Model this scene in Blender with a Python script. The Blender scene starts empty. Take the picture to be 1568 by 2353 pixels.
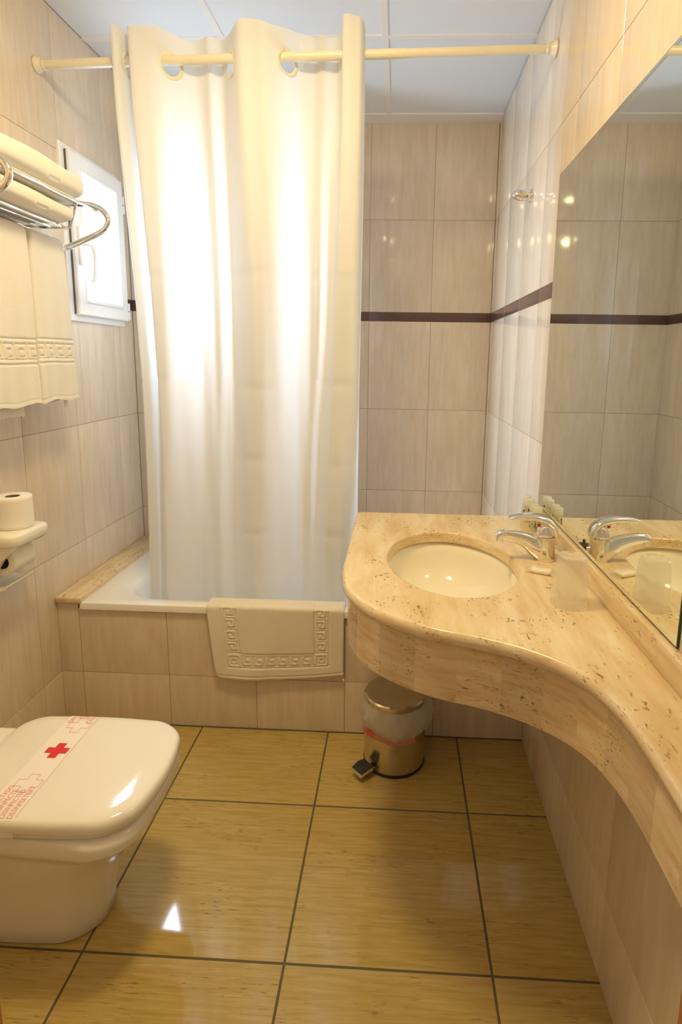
import bpy, bmesh, math, random
import numpy as np
from mathutils import Vector, Matrix
random.seed(7)
S = bpy.context.scene
COL = S.collection
PI = math.pi
# ------------------------------------------------------------------ camera
F_PX, CX, CY = 1319.1, 856.0, 1053.1
YAW, PITCH, ROLL, HC = -0.0431, 0.1705, 0.0156, 1.3966
cam_d = bpy.data.cameras.new('camera'); cam = bpy.data.objects.new('camera', cam_d); COL.objects.link(cam)
sy, cy_, sp, cp = math.sin(YAW), math.cos(YAW), math.sin(PITCH), math.cos(PITCH)
Fv = Vector((sy*cp, cy_*cp, -sp)); R0 = Vector((cy_, -sy, 0)); U0 = R0.cross(Fv)
Rv = math.cos(ROLL)*R0 + math.sin(ROLL)*U0; Uv = math.cos(ROLL)*U0 - math.sin(ROLL)*R0
cam.matrix_world = Matrix(((Rv.x, Uv.x, -Fv.x, 0), (Rv.y, Uv.y, -Fv.y, 0), (Rv.z, Uv.z, -Fv.z, HC), (0, 0, 0, 1)))
cam_d.sensor_fit = 'VERTICAL'; cam_d.sensor_height = 36.0
cam_d.lens = F_PX*36.0/2353
cam_d.shift_x = -(CX-784)/2353; cam_d.shift_y = (CY-1176.5)/2353
cam_d.clip_start = .02
S.camera = cam
# ------------------------------------------------------------------ light and exposure
S.view_settings.view_transform = 'Standard'; S.view_settings.look = 'None'
S.view_settings.gamma = 1; S.view_settings.use_curve_mapping = False
S.view_settings.exposure = 0.82
LAMP_COL, LAMP_E = (1.0, .785, .42), 46.0
PANE_COL, PANE_E = (.58, .77, 1.0), 8.0
wl = bpy.data.lights.new('window_daylight', 'AREA'); wl.shape = 'RECTANGLE'; wl.size = .25; wl.size_y = .062
wl.energy = 6.2/7; wl.color = (.62, .79, 1.0); wl.spread = math.radians(125)
_a = math.radians(22)   # daylight falls in from the sky, so it leaves the frosted pane heading down
for _k in range(7):
    wlo = bpy.data.objects.new('window_daylight', wl); COL.objects.link(wlo)
    wlo.matrix_world = Matrix(((0, -math.sin(_a), -math.cos(_a), -1.2558+.034), (1, 0, 0, 2.412), (0, -math.cos(_a), math.sin(_a), 1.652+.0635*_k), (0, 0, 0, 1)))
W = bpy.data.worlds.new('world'); S.world = W; W.use_nodes = True
W.node_tree.nodes['Background'].inputs[0].default_value = (1.0, .84, .60, 1)
W.node_tree.nodes['Background'].inputs[1].default_value = .22
S.cycles.use_denoising = True
S.cycles.max_bounces = 14; S.cycles.diffuse_bounces = 6; S.cycles.glossy_bounces = 6
S.cycles.transmission_bounces = 10; S.cycles.transparent_max_bounces = 12
S.cycles.sample_clamp_indirect = 12
# ------------------------------------------------------------------ room numbers (metres)
XL, XR, YB, YT, YJ, YF = -1.2558, .4908, 3.2216, 1.964, 2.7176, .48
XM = .4864
TW = .3366
ZS = [0, .209, .659, 1.124, 1.6034, 1.6523, 2.1291, 2.6016]
ZC = 2.6016
G, GX, GY = .4837, .2478, 1.5976
ROD_Y = 2.095

# ------------------------------------------------------------------ materials
def new_mat(name):
    m = bpy.data.materials.new(name); m.use_nodes = True
    return m, m.node_tree.nodes, m.node_tree.links, m.node_tree.nodes['Principled BSDF']
def plain(name, col, rough=.5, metal=0, ior=1.5, coat=0, spec=None, trans=0, alpha=1):
    m, N, L, b = new_mat(name)
    b.inputs['Base Color'].default_value = (*col, 1); b.inputs['Roughness'].default_value = rough
    b.inputs['Metallic'].default_value = metal; b.inputs['IOR'].default_value = ior
    b.inputs['Coat Weight'].default_value = coat; b.inputs['Transmission Weight'].default_value = trans
    b.inputs['Alpha'].default_value = alpha
    return m
def nd(N, t, **kw):
    n = N.new(t)
    for k, v in kw.items(): setattr(n, k, v)
    return n
def coords(N, L, scale, attr=None, amul=(7, 11, 13), matrix_dot=None):
    tc = nd(N, 'ShaderNodeTexCoord'); mp = nd(N, 'ShaderNodeMapping')
    mp.inputs['Scale'].default_value = scale
    src = tc.outputs['Object']
    if attr:
        a = nd(N, 'ShaderNodeAttribute', attribute_name=attr)
        ml = nd(N, 'ShaderNodeVectorMath', operation='MULTIPLY'); ml.inputs[1].default_value = amul
        L.new(a.outputs['Color'], ml.inputs[0])
        ad = nd(N, 'ShaderNodeVectorMath', operation='ADD'); L.new(src, ad.inputs[0]); L.new(ml.outputs[0], ad.inputs[1]); src = ad.outputs[0]
    L.new(src, mp.inputs['Vector'])
    return mp.outputs['Vector']
def noise(N, L, vec, scale=1, detail=3, rough=.5, dist=0):
    n = nd(N, 'ShaderNodeTexNoise'); n.inputs['Scale'].default_value = scale
    n.inputs['Detail'].default_value = detail; n.inputs['Roughness'].default_value = rough; n.inputs['Distortion'].default_value = dist
    L.new(vec, n.inputs['Vector']); return n.outputs['Fac']
def ramp(N, L, fac, stops):
    r = nd(N, 'ShaderNodeValToRGB'); e = r.color_ramp.elements
    while len(e) < len(stops): e.new(.5)
    for i, (p, c) in enumerate(stops): e[i].position = p; e[i].color = (*c, 1) if len(c) == 3 else c
    L.new(fac, r.inputs['Fac']); return r.outputs['Color']
def mix(N, L, a, b, fac, mode='MIX'):
    m = nd(N, 'ShaderNodeMix', data_type='RGBA', blend_type=mode)
    for s, i in ((a, 6), (b, 7)):
        if isinstance(s, tuple): m.inputs[i].default_value = (*s, 1)
        else: L.new(s, m.inputs[i])
    if isinstance(fac, (int, float)): m.inputs[0].default_value = fac
    else: L.new(fac, m.inputs[0])
    return m.outputs[2]
def bump(N, L, b, h, strength=.2, dist=.001):
    n = nd(N, 'ShaderNodeBump'); n.inputs['Strength'].default_value = strength; n.inputs['Distance'].default_value = dist
    L.new(h, n.inputs['Height']); L.new(n.outputs[0], b.inputs['Normal'])

def mat_walltile():
    m, N, L, b = new_mat('wall_tile')
    v = coords(N, L, (42, 42, 5.0), 'tone')
    f = noise(N, L, v, 1, 4, .6)
    v2 = coords(N, L, (14, 14, 4.5), 'tone')
    f2 = noise(N, L, v2, 1, 5, .7)
    c = ramp(N, L, f, [(.25, (.68, .57, .45)), (.5, (.725, .63, .515)), (.75, (.77, .69, .59))])
    c2 = ramp(N, L, f2, [(.3, (.93, .91, .88)), (.7, (1.05, 1.04, 1.03))])
    c = mix(N, L, c, c2, .8, 'MULTIPLY')
    at = nd(N, 'ShaderNodeAttribute', attribute_name='tone')
    sp_ = nd(N, 'ShaderNodeSeparateColor'); L.new(at.outputs['Color'], sp_.inputs[0])
    c3 = ramp(N, L, sp_.outputs[0], [(0, (.95, .95, .95)), (1, (1.03, 1.02, 1.01))])
    c = mix(N, L, c, c3, 1.0, 'MULTIPLY')
    L.new(c, b.inputs['Base Color'])
    b.inputs['Roughness'].default_value = .09; b.inputs['IOR'].default_value = 1.5
    bump(N, L, b, noise(N, L, coords(N, L, (4, 4, 2)), 1, 1), .03, .01)
    return m
def mat_floortile():
    m, N, L, b = new_mat('floor_tile')
    v = coords(N, L, (7, 95, 1), 'tone', (3, 5, 0))
    f = noise(N, L, v, 1, 6, .68, .25)
    c = ramp(N, L, f, [(.28, (.40, .28, .078)), (.5, (.49, .355, .118)), (.72, (.56, .43, .18))])
    v2 = coords(N, L, (24, 260, 1), 'tone', (9, 3, 0)); f2 = noise(N, L, v2, 1, 4, .6, .6)
    v3 = coords(N, L, (5, 11, 1), 'tone', (4, 7, 0)); f3 = noise(N, L, v3, 1, 2)
    k1 = ramp(N, L, f2, [(.585, (0, 0, 0)), (.64, (1, 1, 1))]); k2 = ramp(N, L, f3, [(.50, (0, 0, 0)), (.60, (1, 1, 1))])
    k = mix(N, L, k1, k2, 1.0, 'MULTIPLY')
    c = mix(N, L, c, (.25, .17, .07), k)
    L.new(c, b.inputs['Base Color']); b.inputs['Roughness'].default_value = .07
    bump(N, L, b, noise(N, L, coords(N, L, (5, 5, 5)), 1, 1), .06, .01)
    return m
def mat_travertine(name='travertine', attr=None, scl=(22, 4.0, 48)):
    m, N, L, b = new_mat(name)
    v = coords(N, L, scl, attr)
    f = noise(N, L, v, 1, 6, .62, .25)
    c = ramp(N, L, f, [(.30, (.60, .43, .22)), (.43, (.69, .52, .30)), (.55, (.74, .60, .38)), (.70, (.80, .70, .50))])
    s2 = tuple(q*3.6 for q in scl)
    f2 = noise(N, L, coords(N, L, (s2[0]*1.7, s2[1]*4.4, s2[2]*1.5), attr), 1, 3, .55, .5)
    f3 = noise(N, L, coords(N, L, (9, 9, 12), attr), 1, 3)
    k = mix(N, L, ramp(N, L, f2, [(.60, (0, 0, 0)), (.65, (1, 1, 1))]), ramp(N, L, f3, [(.46, (0, 0, 0)), (.6, (1, 1, 1))]), 1.0, 'MULTIPLY')
    c = mix(N, L, c, (.27, .175, .085), k)
    if attr:
        at = nd(N, 'ShaderNodeAttribute', attribute_name=attr)
        sp_ = nd(N, 'ShaderNodeSeparateColor'); L.new(at.outputs['Color'], sp_.inputs[0])
        c = mix(N, L, c, ramp(N, L, sp_.outputs[1], [(0, (.86, .84, .83)), (1, (1.08, 1.04, 1.0))]), 1.0, 'MULTIPLY')
    L.new(c, b.inputs['Base Color']); b.inputs['Roughness'].default_value = .2
    bump(N, L, b, k, -.25, .002)
    return m
def mat_towel(name, col):
    m, N, L, b = new_mat(name)
    b.inputs['Base Color'].default_value = (*col, 1); b.inputs['Roughness'].default_value = .95
    b.inputs['Specular IOR Level'].default_value = .1
    b.inputs['Sheen Weight'].default_value = .25
    f = noise(N, L, coords(N, L, (300, 300, 300)), 1, 3, .7)
    bump(N, L, b, f, .65, .0035)
    return m
def mat_curtain():
    m, N, L, b = new_mat('curtain_fabric')
    b.inputs['Base Color'].default_value = (.83, .83, .81, 1); b.inputs['Roughness'].default_value = .6
    b.inputs['Specular IOR Level'].default_value = .3
    f = noise(N, L, coords(N, L, (14, 14, 5)), 1, 3, .55)
    bump(N, L, b, f, .12, .01)
    t = nd(N, 'ShaderNodeBsdfTranslucent'); t.inputs[0].default_value = (.90, .91, .92, 1)
    mx = nd(N, 'ShaderNodeMixShader'); mx.inputs[0].default_value = .32
    L.new(b.outputs[0], mx.inputs[1]); L.new(t.outputs[0], mx.inputs[2])
    L.new(mx.outputs[0], N['Material Output'].inputs[0])
    return m
def mat_emit(name, col, e):
    m, N, L, b = new_mat(name)
    b.inputs['Base Color'].default_value = (.9, .9, .9, 1); b.inputs['Emission Color'].default_value = (*col, 1)
    b.inputs['Emission Strength'].default_value = e
    return m
def mat_sheet(name, col, tr=.5, fac_t=.4, rough=.3):
    """thin see-through plastic: part clear, part diffuse/translucent"""
    m, N, L, b = new_mat(name)
    b.inputs['Base Color'].default_value = (*col, 1); b.inputs['Roughness'].default_value = rough
    t = nd(N, 'ShaderNodeBsdfTranslucent'); t.inputs[0].default_value = (*col, 1)
    mx = nd(N, 'ShaderNodeMixShader'); mx.inputs[0].default_value = fac_t
    L.new(b.outputs[0], mx.inputs[1]); L.new(t.outputs[0], mx.inputs[2])
    tp = nd(N, 'ShaderNodeBsdfTransparent'); m2 = nd(N, 'ShaderNodeMixShader'); m2.inputs[0].default_value = tr
    L.new(mx.outputs[0], m2.inputs[1]); L.new(tp.outputs[0], m2.inputs[2]); L.new(m2.outputs[0], N['Material Output'].inputs[0])
    return m
M = dict(
    tile=mat_walltile(), floor=mat_floortile(),
    band=plain('band_tile', (.115, .062, .058), .2), grout=plain('wall_grout', (.22, .17, .12), .8), fgrout=plain('floor_grout', (.13, .10, .05), .8),
    trav=mat_travertine(), trav_seg=mat_travertine('travertine_segments', 'tone', (9, 9, 52)),
    ceil=plain('ceiling_panel', (.78, .83, .90), .9), tbar=plain('ceiling_bar', (.84, .84, .84), .5),
    porc=plain('sanitary_porcelain', (.86, .82, .73), .10), tub=plain('tub_enamel', (.86, .85, .82), .1),
    basin=plain('basin_porcelain', (.86, .80, .66), .06), holder=plain('holder_ceramic', (.85, .81, .71), .1),
    chrome=plain('chrome', (.86, .86, .86), .05, 1), steel=plain('brushed_steel', (.66, .60, .50), .17, 1),
    curtain=mat_curtain(), cream=plain('cream_plastic', (.80, .755, .61), .3),
    towel=mat_towel('terry_towel', (.86, .825, .745)), mat=mat_towel('bath_mat_terry', (.86, .79, .66)),
    win=plain('white_window_paint', (.86, .87, .88), .25), pane=mat_emit('frosted_daylight_pane', PANE_COL, PANE_E),
    lamp=mat_emit('lamp_diffuser', LAMP_COL, LAMP_E),
    black=plain('black_plastic', (.02, .02, .02), .45), red=plain('red_ink', (.72, .03, .03), .6), redline=plain('pale_red_ink', (.80, .28, .24), .6),
    paper=plain('paper_strip', (.90, .84, .80), .6), tissue=plain('tissue_paper', (.88, .85, .78), .95), card=plain('cardboard', (.22, .17, .12), .9),
    wood=plain('orange_varnished_wood', (.42, .15, .03), .35), plaster=plain('hall_plaster', (.75, .70, .62), .9),
    bag=mat_sheet('bag_film', (.88, .87, .80), .28, .5, .3), bagred=mat_sheet('bag_red_band', (.88, .42, .36), .15, .4, .4),
    bagfill=plain('bag_red_fold', (.80, .09, .05), .5),
    cup=mat_sheet('clear_cup_plastic', (.90, .87, .82), .69, .5, .08), cupr=mat_sheet('cup_rim_plastic', (.93, .90, .84), .6, .5, .06),
    cap=mat_sheet('frosted_cap', (.88, .88, .80), .12, .5, .4), bottle=mat_sheet('bottle_plastic', (.88, .85, .66), .45, .5, .1),
    leaf=plain('leaf_print', (.12, .25, .05), .5), leaf2=plain('leaf_print_dark', (.03, .06, .02), .5),
    wrap=mat_sheet('soap_film', (.93, .90, .84), .55, .5, .08), soap=plain('soap_wrapper', (.90, .84, .68), .35), ink=plain('grey_ink', (.40, .33, .22), .6),
    seal=plain('grey_rubber', (.12, .12, .12), .6), stopper=plain('dark_stopper', (.03, .035, .03), .25), grille=plain('dark_hinge_slot', (.2, .2, .21), .5),
)
def mat_mirror():
    m, N, L, b = new_mat('mirror_silver')
    b.inputs['Base Color'].default_value = (.88, .92, .86, 1); b.inputs['Metallic'].default_value = 1; b.inputs['Roughness'].default_value = .0
    return m
M['mirror'] = mat_mirror(); M['glass_edge'] = plain('mirror_glass_edge', (.02, .07, .05), .1)

# ------------------------------------------------------------------ mesh helpers
class MB:
    def __init__(s): s.v = []; s.f = []; s.m = []; s.t = []
    def add(s, vs, fs, mi=0, tone=None):
        o = len(s.v); s.v += [tuple(v) for v in vs]
        for f in fs: s.f.append(tuple(i+o for i in f)); s.m.append(mi); s.t.append(tone)
        return s
    def box(s, x0, x1, y0, y1, z0, z1, bev=0, seg=2, mi=0, tone=None):
        bm = bmesh.new(); bmesh.ops.create_cube(bm, size=1)
        for v in bm.verts: v.co = ((x0+x1)/2+v.co.x*(x1-x0), (y0+y1)/2+v.co.y*(y1-y0), (z0+z1)/2+v.co.z*(z1-z0))
        if bev: bmesh.ops.bevel(bm, geom=bm.edges[:], offset=bev, segments=seg, profile=.5, affect='EDGES')
        bm.verts.index_update(); s.add([v.co[:] for v in bm.verts], [[v.index for v in f.verts] for f in bm.faces], mi, tone); bm.free(); return s
    def loft(s, rings, cap0=True, cap1=True, closed=True, mi=0, tone=None, flip=False):
        n = len(rings[0]); vs = [p for r in rings for p in r]; fs = []
        for a in range(len(rings)-1):
            for i in range(n if closed else n-1):
                j = (i+1) % n; q = (a*n+i, a*n+j, (a+1)*n+j, (a+1)*n+i); fs.append(q[::-1] if flip else q)
        if cap0: fs.append(tuple(range(n))[::1 if flip else -1])
        if cap1: q = tuple((len(rings)-1)*n+i for i in range(n)); fs.append(q[::-1] if flip else q)
        return s.add(vs, fs, mi, tone)
    def lathe(s, cx, cy, prof, n=48, mi=0, axis='z', cap0=True, cap1=True, jit=None):
        rings = []
        for r, h in prof:
            ring = []
            for i in range(n):
                a = 2*PI*i/n; rr = r*(1+(jit(a, h) if jit else 0)); c, d = rr*math.cos(a), rr*math.sin(a)
                ring.append((cx+c, cy+d, h) if axis == 'z' else ((h, cx+c, cy+d) if axis == 'x' else (cx+c, h, cy+d)))
            rings.append(ring)
        return s.loft(rings, cap0, cap1, True, mi, flip=(axis == 'y'))
    def tube(s, pts, rad, n=14, mi=0, cap=True, up=None):
        pts = [Vector(p) for p in pts]; rings = []; N = len(pts); ref = None
        for i, p in enumerate(pts):
            t = (pts[min(i+1, N-1)]-pts[max(i-1, 0)]).normalized()
            if ref is None:
                ref = (Vector(up) if up else (Vector((0, 0, 1)) if abs(t.z) < .9 else Vector((0, 1, 0))))
            b = ref-t*ref.dot(t)
            if b.length < 1e-5: b = Vector((1, 0, 0))-t*t.x
            b.normalize(); ref = b; c = t.cross(b)
            r = rad[i] if isinstance(rad, (list, tuple)) else rad
            ra, rb = r if isinstance(r, (list, tuple)) else (r, r)   # ra along 'up', rb sideways
            rings.append([tuple(p+b*(ra*math.cos(2*PI*k/n))+c*(rb*math.sin(2*PI*k/n))) for k in range(n)])
        return s.loft(rings, cap, cap, True, mi)
    def grid(s, P, mi=0, flip=False):
        h, w = len(P), len(P[0]); vs = [p for r in P for p in r]; fs = []
        for a in range(h-1):
            for i in range(w-1):
                q = (a*w+i, a*w+i+1, (a+1)*w+i+1, (a+1)*w+i); fs.append(q[::-1] if flip else q)
        return s.add(vs, fs, mi)
def catmull(P, n=8):
    P = [Vector(p) for p in P]; out = []
    for i in range(len(P)-1):
        a, b, c, d = P[max(i-1, 0)], P[i], P[i+1], P[min(i+2, len(P)-1)]
        for k in range(n):
            t = k/n; out.append(.5*((2*b)+(c-a)*t+(2*a-5*b+4*c-d)*t*t+(3*b-a-3*c+d)*t**3))
    out.append(P[-1]); return out
def rrect(cx, cy, hx, hy, r, n=8):
    r = min(r, hx, hy); pts = []
    for k, (sx, sy_) in enumerate(((1, 1), (-1, 1), (-1, -1), (1, -1))):
        for i in range(n+1):
            a = k*PI/2+i/n*PI/2; pts.append((cx+sx*(hx-r)+r*math.cos(a), cy+sy_*(hy-r)+r*math.sin(a)))
    return pts
def root_of(o):
    while o.parent: o = o.parent
    return o
def build(mb, name, mats, parent=None, origin=None, smooth=30, label=None, cat=None, group=None, kind=None, subsurf=0):
    if not isinstance(mats, (list, tuple)): mats = [mats]
    org = Vector(origin) if origin else (root_of(parent).location.copy() if parent else Vector((0, 0, 0)))
    me = bpy.data.meshes.new(name)
    me.from_pydata([tuple(Vector(v)-org) for v in mb.v], [], mb.f)
    for m in mats: me.materials.append(M[m])
    for p, mi in zip(me.polygons, mb.m): p.material_index = mi
    if any(t is not None for t in mb.t):
        at = me.color_attributes.new('tone', 'FLOAT_COLOR', 'CORNER')
        for p, t in zip(me.polygons, mb.t):
            for li in p.loop_indices: at.data[li].color = (*(t or (.5, .5, .5)), 1)
    bm = bmesh.new(); bm.from_mesh(me); bmesh.ops.recalc_face_normals(bm, faces=bm.faces) if kind != 'nofix' else None
    bm.to_mesh(me); bm.free()
    if smooth:
        for p in me.polygons: p.use_smooth = True
        me.set_sharp_from_angle(angle=math.radians(smooth))
    me.update()
    o = bpy.data.objects.new(name, me); COL.objects.link(o)
    if parent: o.parent = parent
    else: o.location = org
    if subsurf:
        md = o.modifiers.new('smooth', 'SUBSURF'); md.levels = md.render_levels = subsurf
    tag(o, label, cat, group, kind if kind in ('structure', 'stuff') else None); return o
def tag(o, label=None, cat=None, group=None, kind=None):
    if label: o['label'] = label
    if cat: o['category'] = cat
    if group: o['group'] = group
    if kind: o['kind'] = kind
    return o
def thing(name, loc, label, cat, group=None):
    o = bpy.data.objects.new(name, None); COL.objects.link(o); o.location = loc; o.empty_display_size = .05
    return tag(o, label, cat, group)

# ------------------------------------------------------------------ tiled surfaces (each tile a pillowed slab over a grout bed)
def tiled(name, to3, us, vs, holes=(), bands=(), gap=.0008, edge=.0016, mats=('tile', 'band', 'grout'), depth=.05, bed=.0012, label=None, cat=None, kind='structure', parent=None):
    """to3(u, v, w): w>0 towards the room"""
    mb = MB()
    rects = []
    for i in range(len(us)-1):
        for j in range(len(vs)-1):
            tone = (random.random(), random.random(), random.random())
            todo = [(us[i], us[i+1], vs[j], vs[j+1])]
            for (a0, a1, b0, b1) in holes:
                nxt = []
                for (x0, x1, y0, y1) in todo:
                    if a0 >= x1 or a1 <= x0 or b0 >= y1 or b1 <= y0: nxt.append((x0, x1, y0, y1)); continue
                    if x0 < a0: nxt.append((x0, a0, y0, y1))
                    if x1 > a1: nxt.append((a1, x1, y0, y1))
                    u0, u1 = max(x0, a0), min(x1, a1)
                    if y0 < b0: nxt.append((u0, u1, y0, b0))
                    if y1 > b1: nxt.append((u0, u1, b1, y1))
                todo = nxt
            for r in todo: rects.append((*r, 1 if j in bands else 0, tone))
    for (x0, x1, y0, y1, mi, tone) in rects:
        if x1-x0 < 2.5*gap+2*edge or y1-y0 < 2.5*gap+2*edge: continue
        g, e = gap, edge
        P = [(x0+g, y0+g), (x1-g, y0+g), (x1-g, y1-g), (x0+g, y1-g)]
        Q = [(x0+g+e*.35, y0+g+e*.35), (x1-g-e*.35, y0+g+e*.35), (x1-g-e*.35, y1-g-e*.35), (x0+g+e*.35, y1-g-e*.35)]
        T = [(x0+g+e, y0+g+e), (x1-g-e, y0+g+e), (x1-g-e, y1-g-e), (x0+g+e, y1-g-e)]
        rings = [[to3(u, v, -.003) for u, v in P], [to3(u, v, -e*.45) for u, v in P], [to3(u, v, -e*.12) for u, v in Q], [to3(u, v, 0) for u, v in T]]
        mb.loft(rings, False, True, True, mi, tone)
        # grout bed and back slab
        B = [(x0, y0), (x1, y0), (x1, y1), (x0, y1)]
        mb.loft([[to3(u, v, -depth) for u, v in B], [to3(u, v, -bed) for u, v in B]], True, True, True, 2)
    return build(mb, name, mats, parent, smooth=25, kind=kind, label=label, cat=cat)
def steps(a, b, o, w):
    """joint positions between a and b on a pitch w through o"""
    k0 = math.ceil((a-o)/w+1e-6); out = [a]
    x = o+k0*w
    while x < b-1e-6:
        if x-a > .004: out.append(x)
        x += w
    return out+[b]
tiled('wall_back', lambda u, v, w: (u, YB-w, v), steps(XL, XR, .1676, TW), ZS, bands=(4,))
tiled('wall_back_left', lambda u, v, w: (u, YJ-w, v), steps(XL, -.46, XL+.30, TW), ZS, bands=(4,))
tiled('wall_recess_side', lambda u, v, w: (-.46+w, u, v), steps(YJ, YB, YJ, TW), ZS, bands=(4,))
WIN = (2.245, 2.585, 1.575, 2.115)
tiled('wall_left', lambda u, v, w: (XL+w, u, v), steps(YF, YJ, 1.8545, TW), ZS, holes=(WIN,), bands=(4,))
tiled('wall_right', lambda u, v, w: (XR-w, u, v), steps(YF, YB, 1.465, TW), ZS, bands=(4,))
DX0, DX1, DZ = -.424, .309, 2.06
tiled('wall_front', lambda u, v, w: (u, YF+w, v), steps(XL, XR, .1676, TW), ZS, holes=((DX0, DX1, 0, DZ),), bands=(4,), depth=.04)
TX0H = XR-5*.333
tiled('wall_bath_front', lambda u, v, w: (u, YT-w, v), steps(XL, XR, XR, .333), [0, .209, .486], holes=((TX0H, XR, .467, .49),), depth=.03)
tiled('floor', lambda u, v, w: (u, v, w), steps(XL-.3, XR+.3, GX, G), steps(-.9, YT, GY, G), gap=.0030, edge=.0015, mats=('floor', 'floor', 'fgrout'), depth=.04)
# solid backing outside the tile beds
for nm, b in (('wall_outer_back', (XL-.1, XR+.1, YB+.05, YB+.12, -.05, ZC+.1)), ('wall_outer_right', (XR+.05, XR+.12, YF, YB+.12, -.05, ZC+.1)),
              ('wall_outer_recess', (XL, -.51, YJ+.05, YB+.05, 0, ZC))):
    build(MB().box(*b), nm, 'plaster', kind='structure')
mb = MB()
for (y0, y1, z0, z1) in ((YF, WIN[0], -.05, ZC+.1), (WIN[1], YB+.12, -.05, ZC+.1), (WIN[0], WIN[1], -.05, WIN[2]), (WIN[0], WIN[1], WIN[3], ZC+.1)):
    mb.box(XL-.14, XL-.05, y0, y1, z0, z1)
build(mb, 'wall_outer_left', 'plaster', kind='structure')
# ceiling: panels on a grid of flat bars
mb = MB(); mb.box(XL-.1, XR+.1, YF-.1, YB+.1, ZC+.004, ZC+.05)
build(mb, 'ceiling', 'ceil', kind='structure')
def ceil_bar(n, x0, x1, y0, y1):
    dz = 0 if n < 3 else -.0012
    build(MB().box(x0, x1, y0, y1, ZC+dz, ZC+.006+dz), 'trim_%d' % n, 'tbar', kind='structure')
ceil_bar(1, -.092, -.068, YF, YB-.03); ceil_bar(2, -.722, -.698, YF, YB-.03)
ceil_bar(3, XL, XR, 2.405, 2.430); ceil_bar(4, XL, XR, YB-.115, YB); ceil_bar(5, XL, XR, 1.79, 1.815)
ceil_bar(6, XL, XR, 1.17, 1.195)
# door jambs the photographer stands between (open doorway)
mb = MB(); mb.box(DX0-.002, DX0+.012, YF-.09, YF+.012, 0, DZ, .003); build(mb, 'door_1', 'wood', kind='structure')
mb = MB(); mb.box(DX1-.012, DX1+.002, YF-.09, YF+.012, 0, DZ, .003); build(mb, 'door_2', 'wood', kind='structure')
mb = MB(); mb.box(DX0, DX1, YF-.09, YF+.012, DZ-.015, DZ, .003); build(mb, 'door_3', 'wood', kind='structure')
# dark caulk line between floor and bath front
build(MB().box(XL, XR, YT-.004, YT, 0, .003), 'baseboard_back', 'fgrout', kind='structure')

# ------------------------------------------------------------------ ceiling lamp (out of frame, lights the room)
LX, LY = -.34, 1.20
t = thing('ceiling_lamp', (LX, LY, ZC), 'round white ceiling lamp above the open floor', 'lamp')
mb = MB(); mb.lathe(LX, LY, [(.165, ZC), (.17, ZC-.010), (.162, ZC-.014), (.15, ZC-.014)], 48); build(mb, 'lamp_base', 'tbar', t)
mb = MB(); mb.lathe(LX, LY, [(.150, ZC-.012), (.150, ZC-.026), (.138, ZC-.048), (.09, ZC-.060), (.01, ZC-.064)], 40); build(mb, 'lamp_diffuser', 'lamp', t)

# ------------------------------------------------------------------ window
WY0, WY1, WZ0, WZ1 = 2.181, 2.618, 1.524, 2.162
t = thing('window_1', (XL, (WY0+WY1)/2, WZ0), None, None); t['kind'] = 'structure'
def frame_mb(y0, y1, z0, z1, w, x0, x1, bev=.003, wl=None):
    wl = wl or w; m = MB()
    outer = [(y0, z0), (y1, z0), (y1, z1), (y0, z1)]; inner = [(y0+wl, z0+w), (y1-w, z0+w), (y1-w, z1-w), (y0+wl, z1-w)]
    def ring(r, x, d=0):
        cyy = (r[0][0]+r[2][0])/2; czz = (r[0][1]+r[2][1])/2
        return [(x, a+(d if a < cyy else -d), b+(d if b < czz else -d)) for a, b in r]
    m.loft([ring(outer, x0), ring(outer, x1-bev), ring(outer, x1, bev), ring(inner, x1, -bev), ring(inner, x1-bev), ring(inner, x0), ring(outer, x0)], False, False)
    return m
build(frame_mb(WY0, WY1, WZ0, WZ1, .06, XL-.045, XL+.010), 'window_frame', 'win', t)
sash = build(frame_mb(2.209, 2.612, 1.548, 2.142, .062, XL+.011, XL+.032, .004), 'sash', 'win', t)
build(frame_mb(2.258, 2.562, 1.597, 2.092, .017, XL+.026, XL+.037, .003), 'glazing_bead', 'win', sash)
build(MB().box(XL+.0105, XL+.018, 2.2072, 2.2086, 1.552, 2.140), 'gap_seal', 'seal', t, label='dark seal line between frame and sash')
build(MB().box(XL+.010, XL+.018, 2.262, 2.558, 1.60, 2.09), 'pane', 'pane', sash, label='bright frosted glass pane')
hb = MB(); hx = XL+.032
hb.box(hx, hx+.011, 2.222, 2.245, 1.735, 1.875, .004, 3)
handle = build(hb, 'handle_plate', 'win', t)
P = catmull([(hx+.006, 2.236, 1.812), (hx+.03, 2.240, 1.812), (hx+.042, 2.25, 1.806), (hx+.044, 2.262, 1.78), (hx+.042, 2.264, 1.74), (hx+.040, 2.262, 1.70), (hx+.034, 2.256, 1.682), (hx+.026, 2.250, 1.678)], 6)
build(MB().tube(P, [(.0085, .0095)]*len(P), 12), 'handle_lever', 'win', handle)
for zc, n in ((2.045, 0), (1.592, 0)):
    h = build(MB().lathe(XL+.026, 2.622, [(.0075, zc-.036), (.008, zc-.034), (.008, zc-.002)], 14).lathe(XL+.026, 2.622, [(.008, zc+.002), (.008, zc+.034), (.0075, zc+.036)], 14).lathe(XL+.026, 2.622, [(.0055, zc-.002), (.0055, zc+.002)], 10, mi=1), 'hinge', ['win', 'grille'], t)

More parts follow.
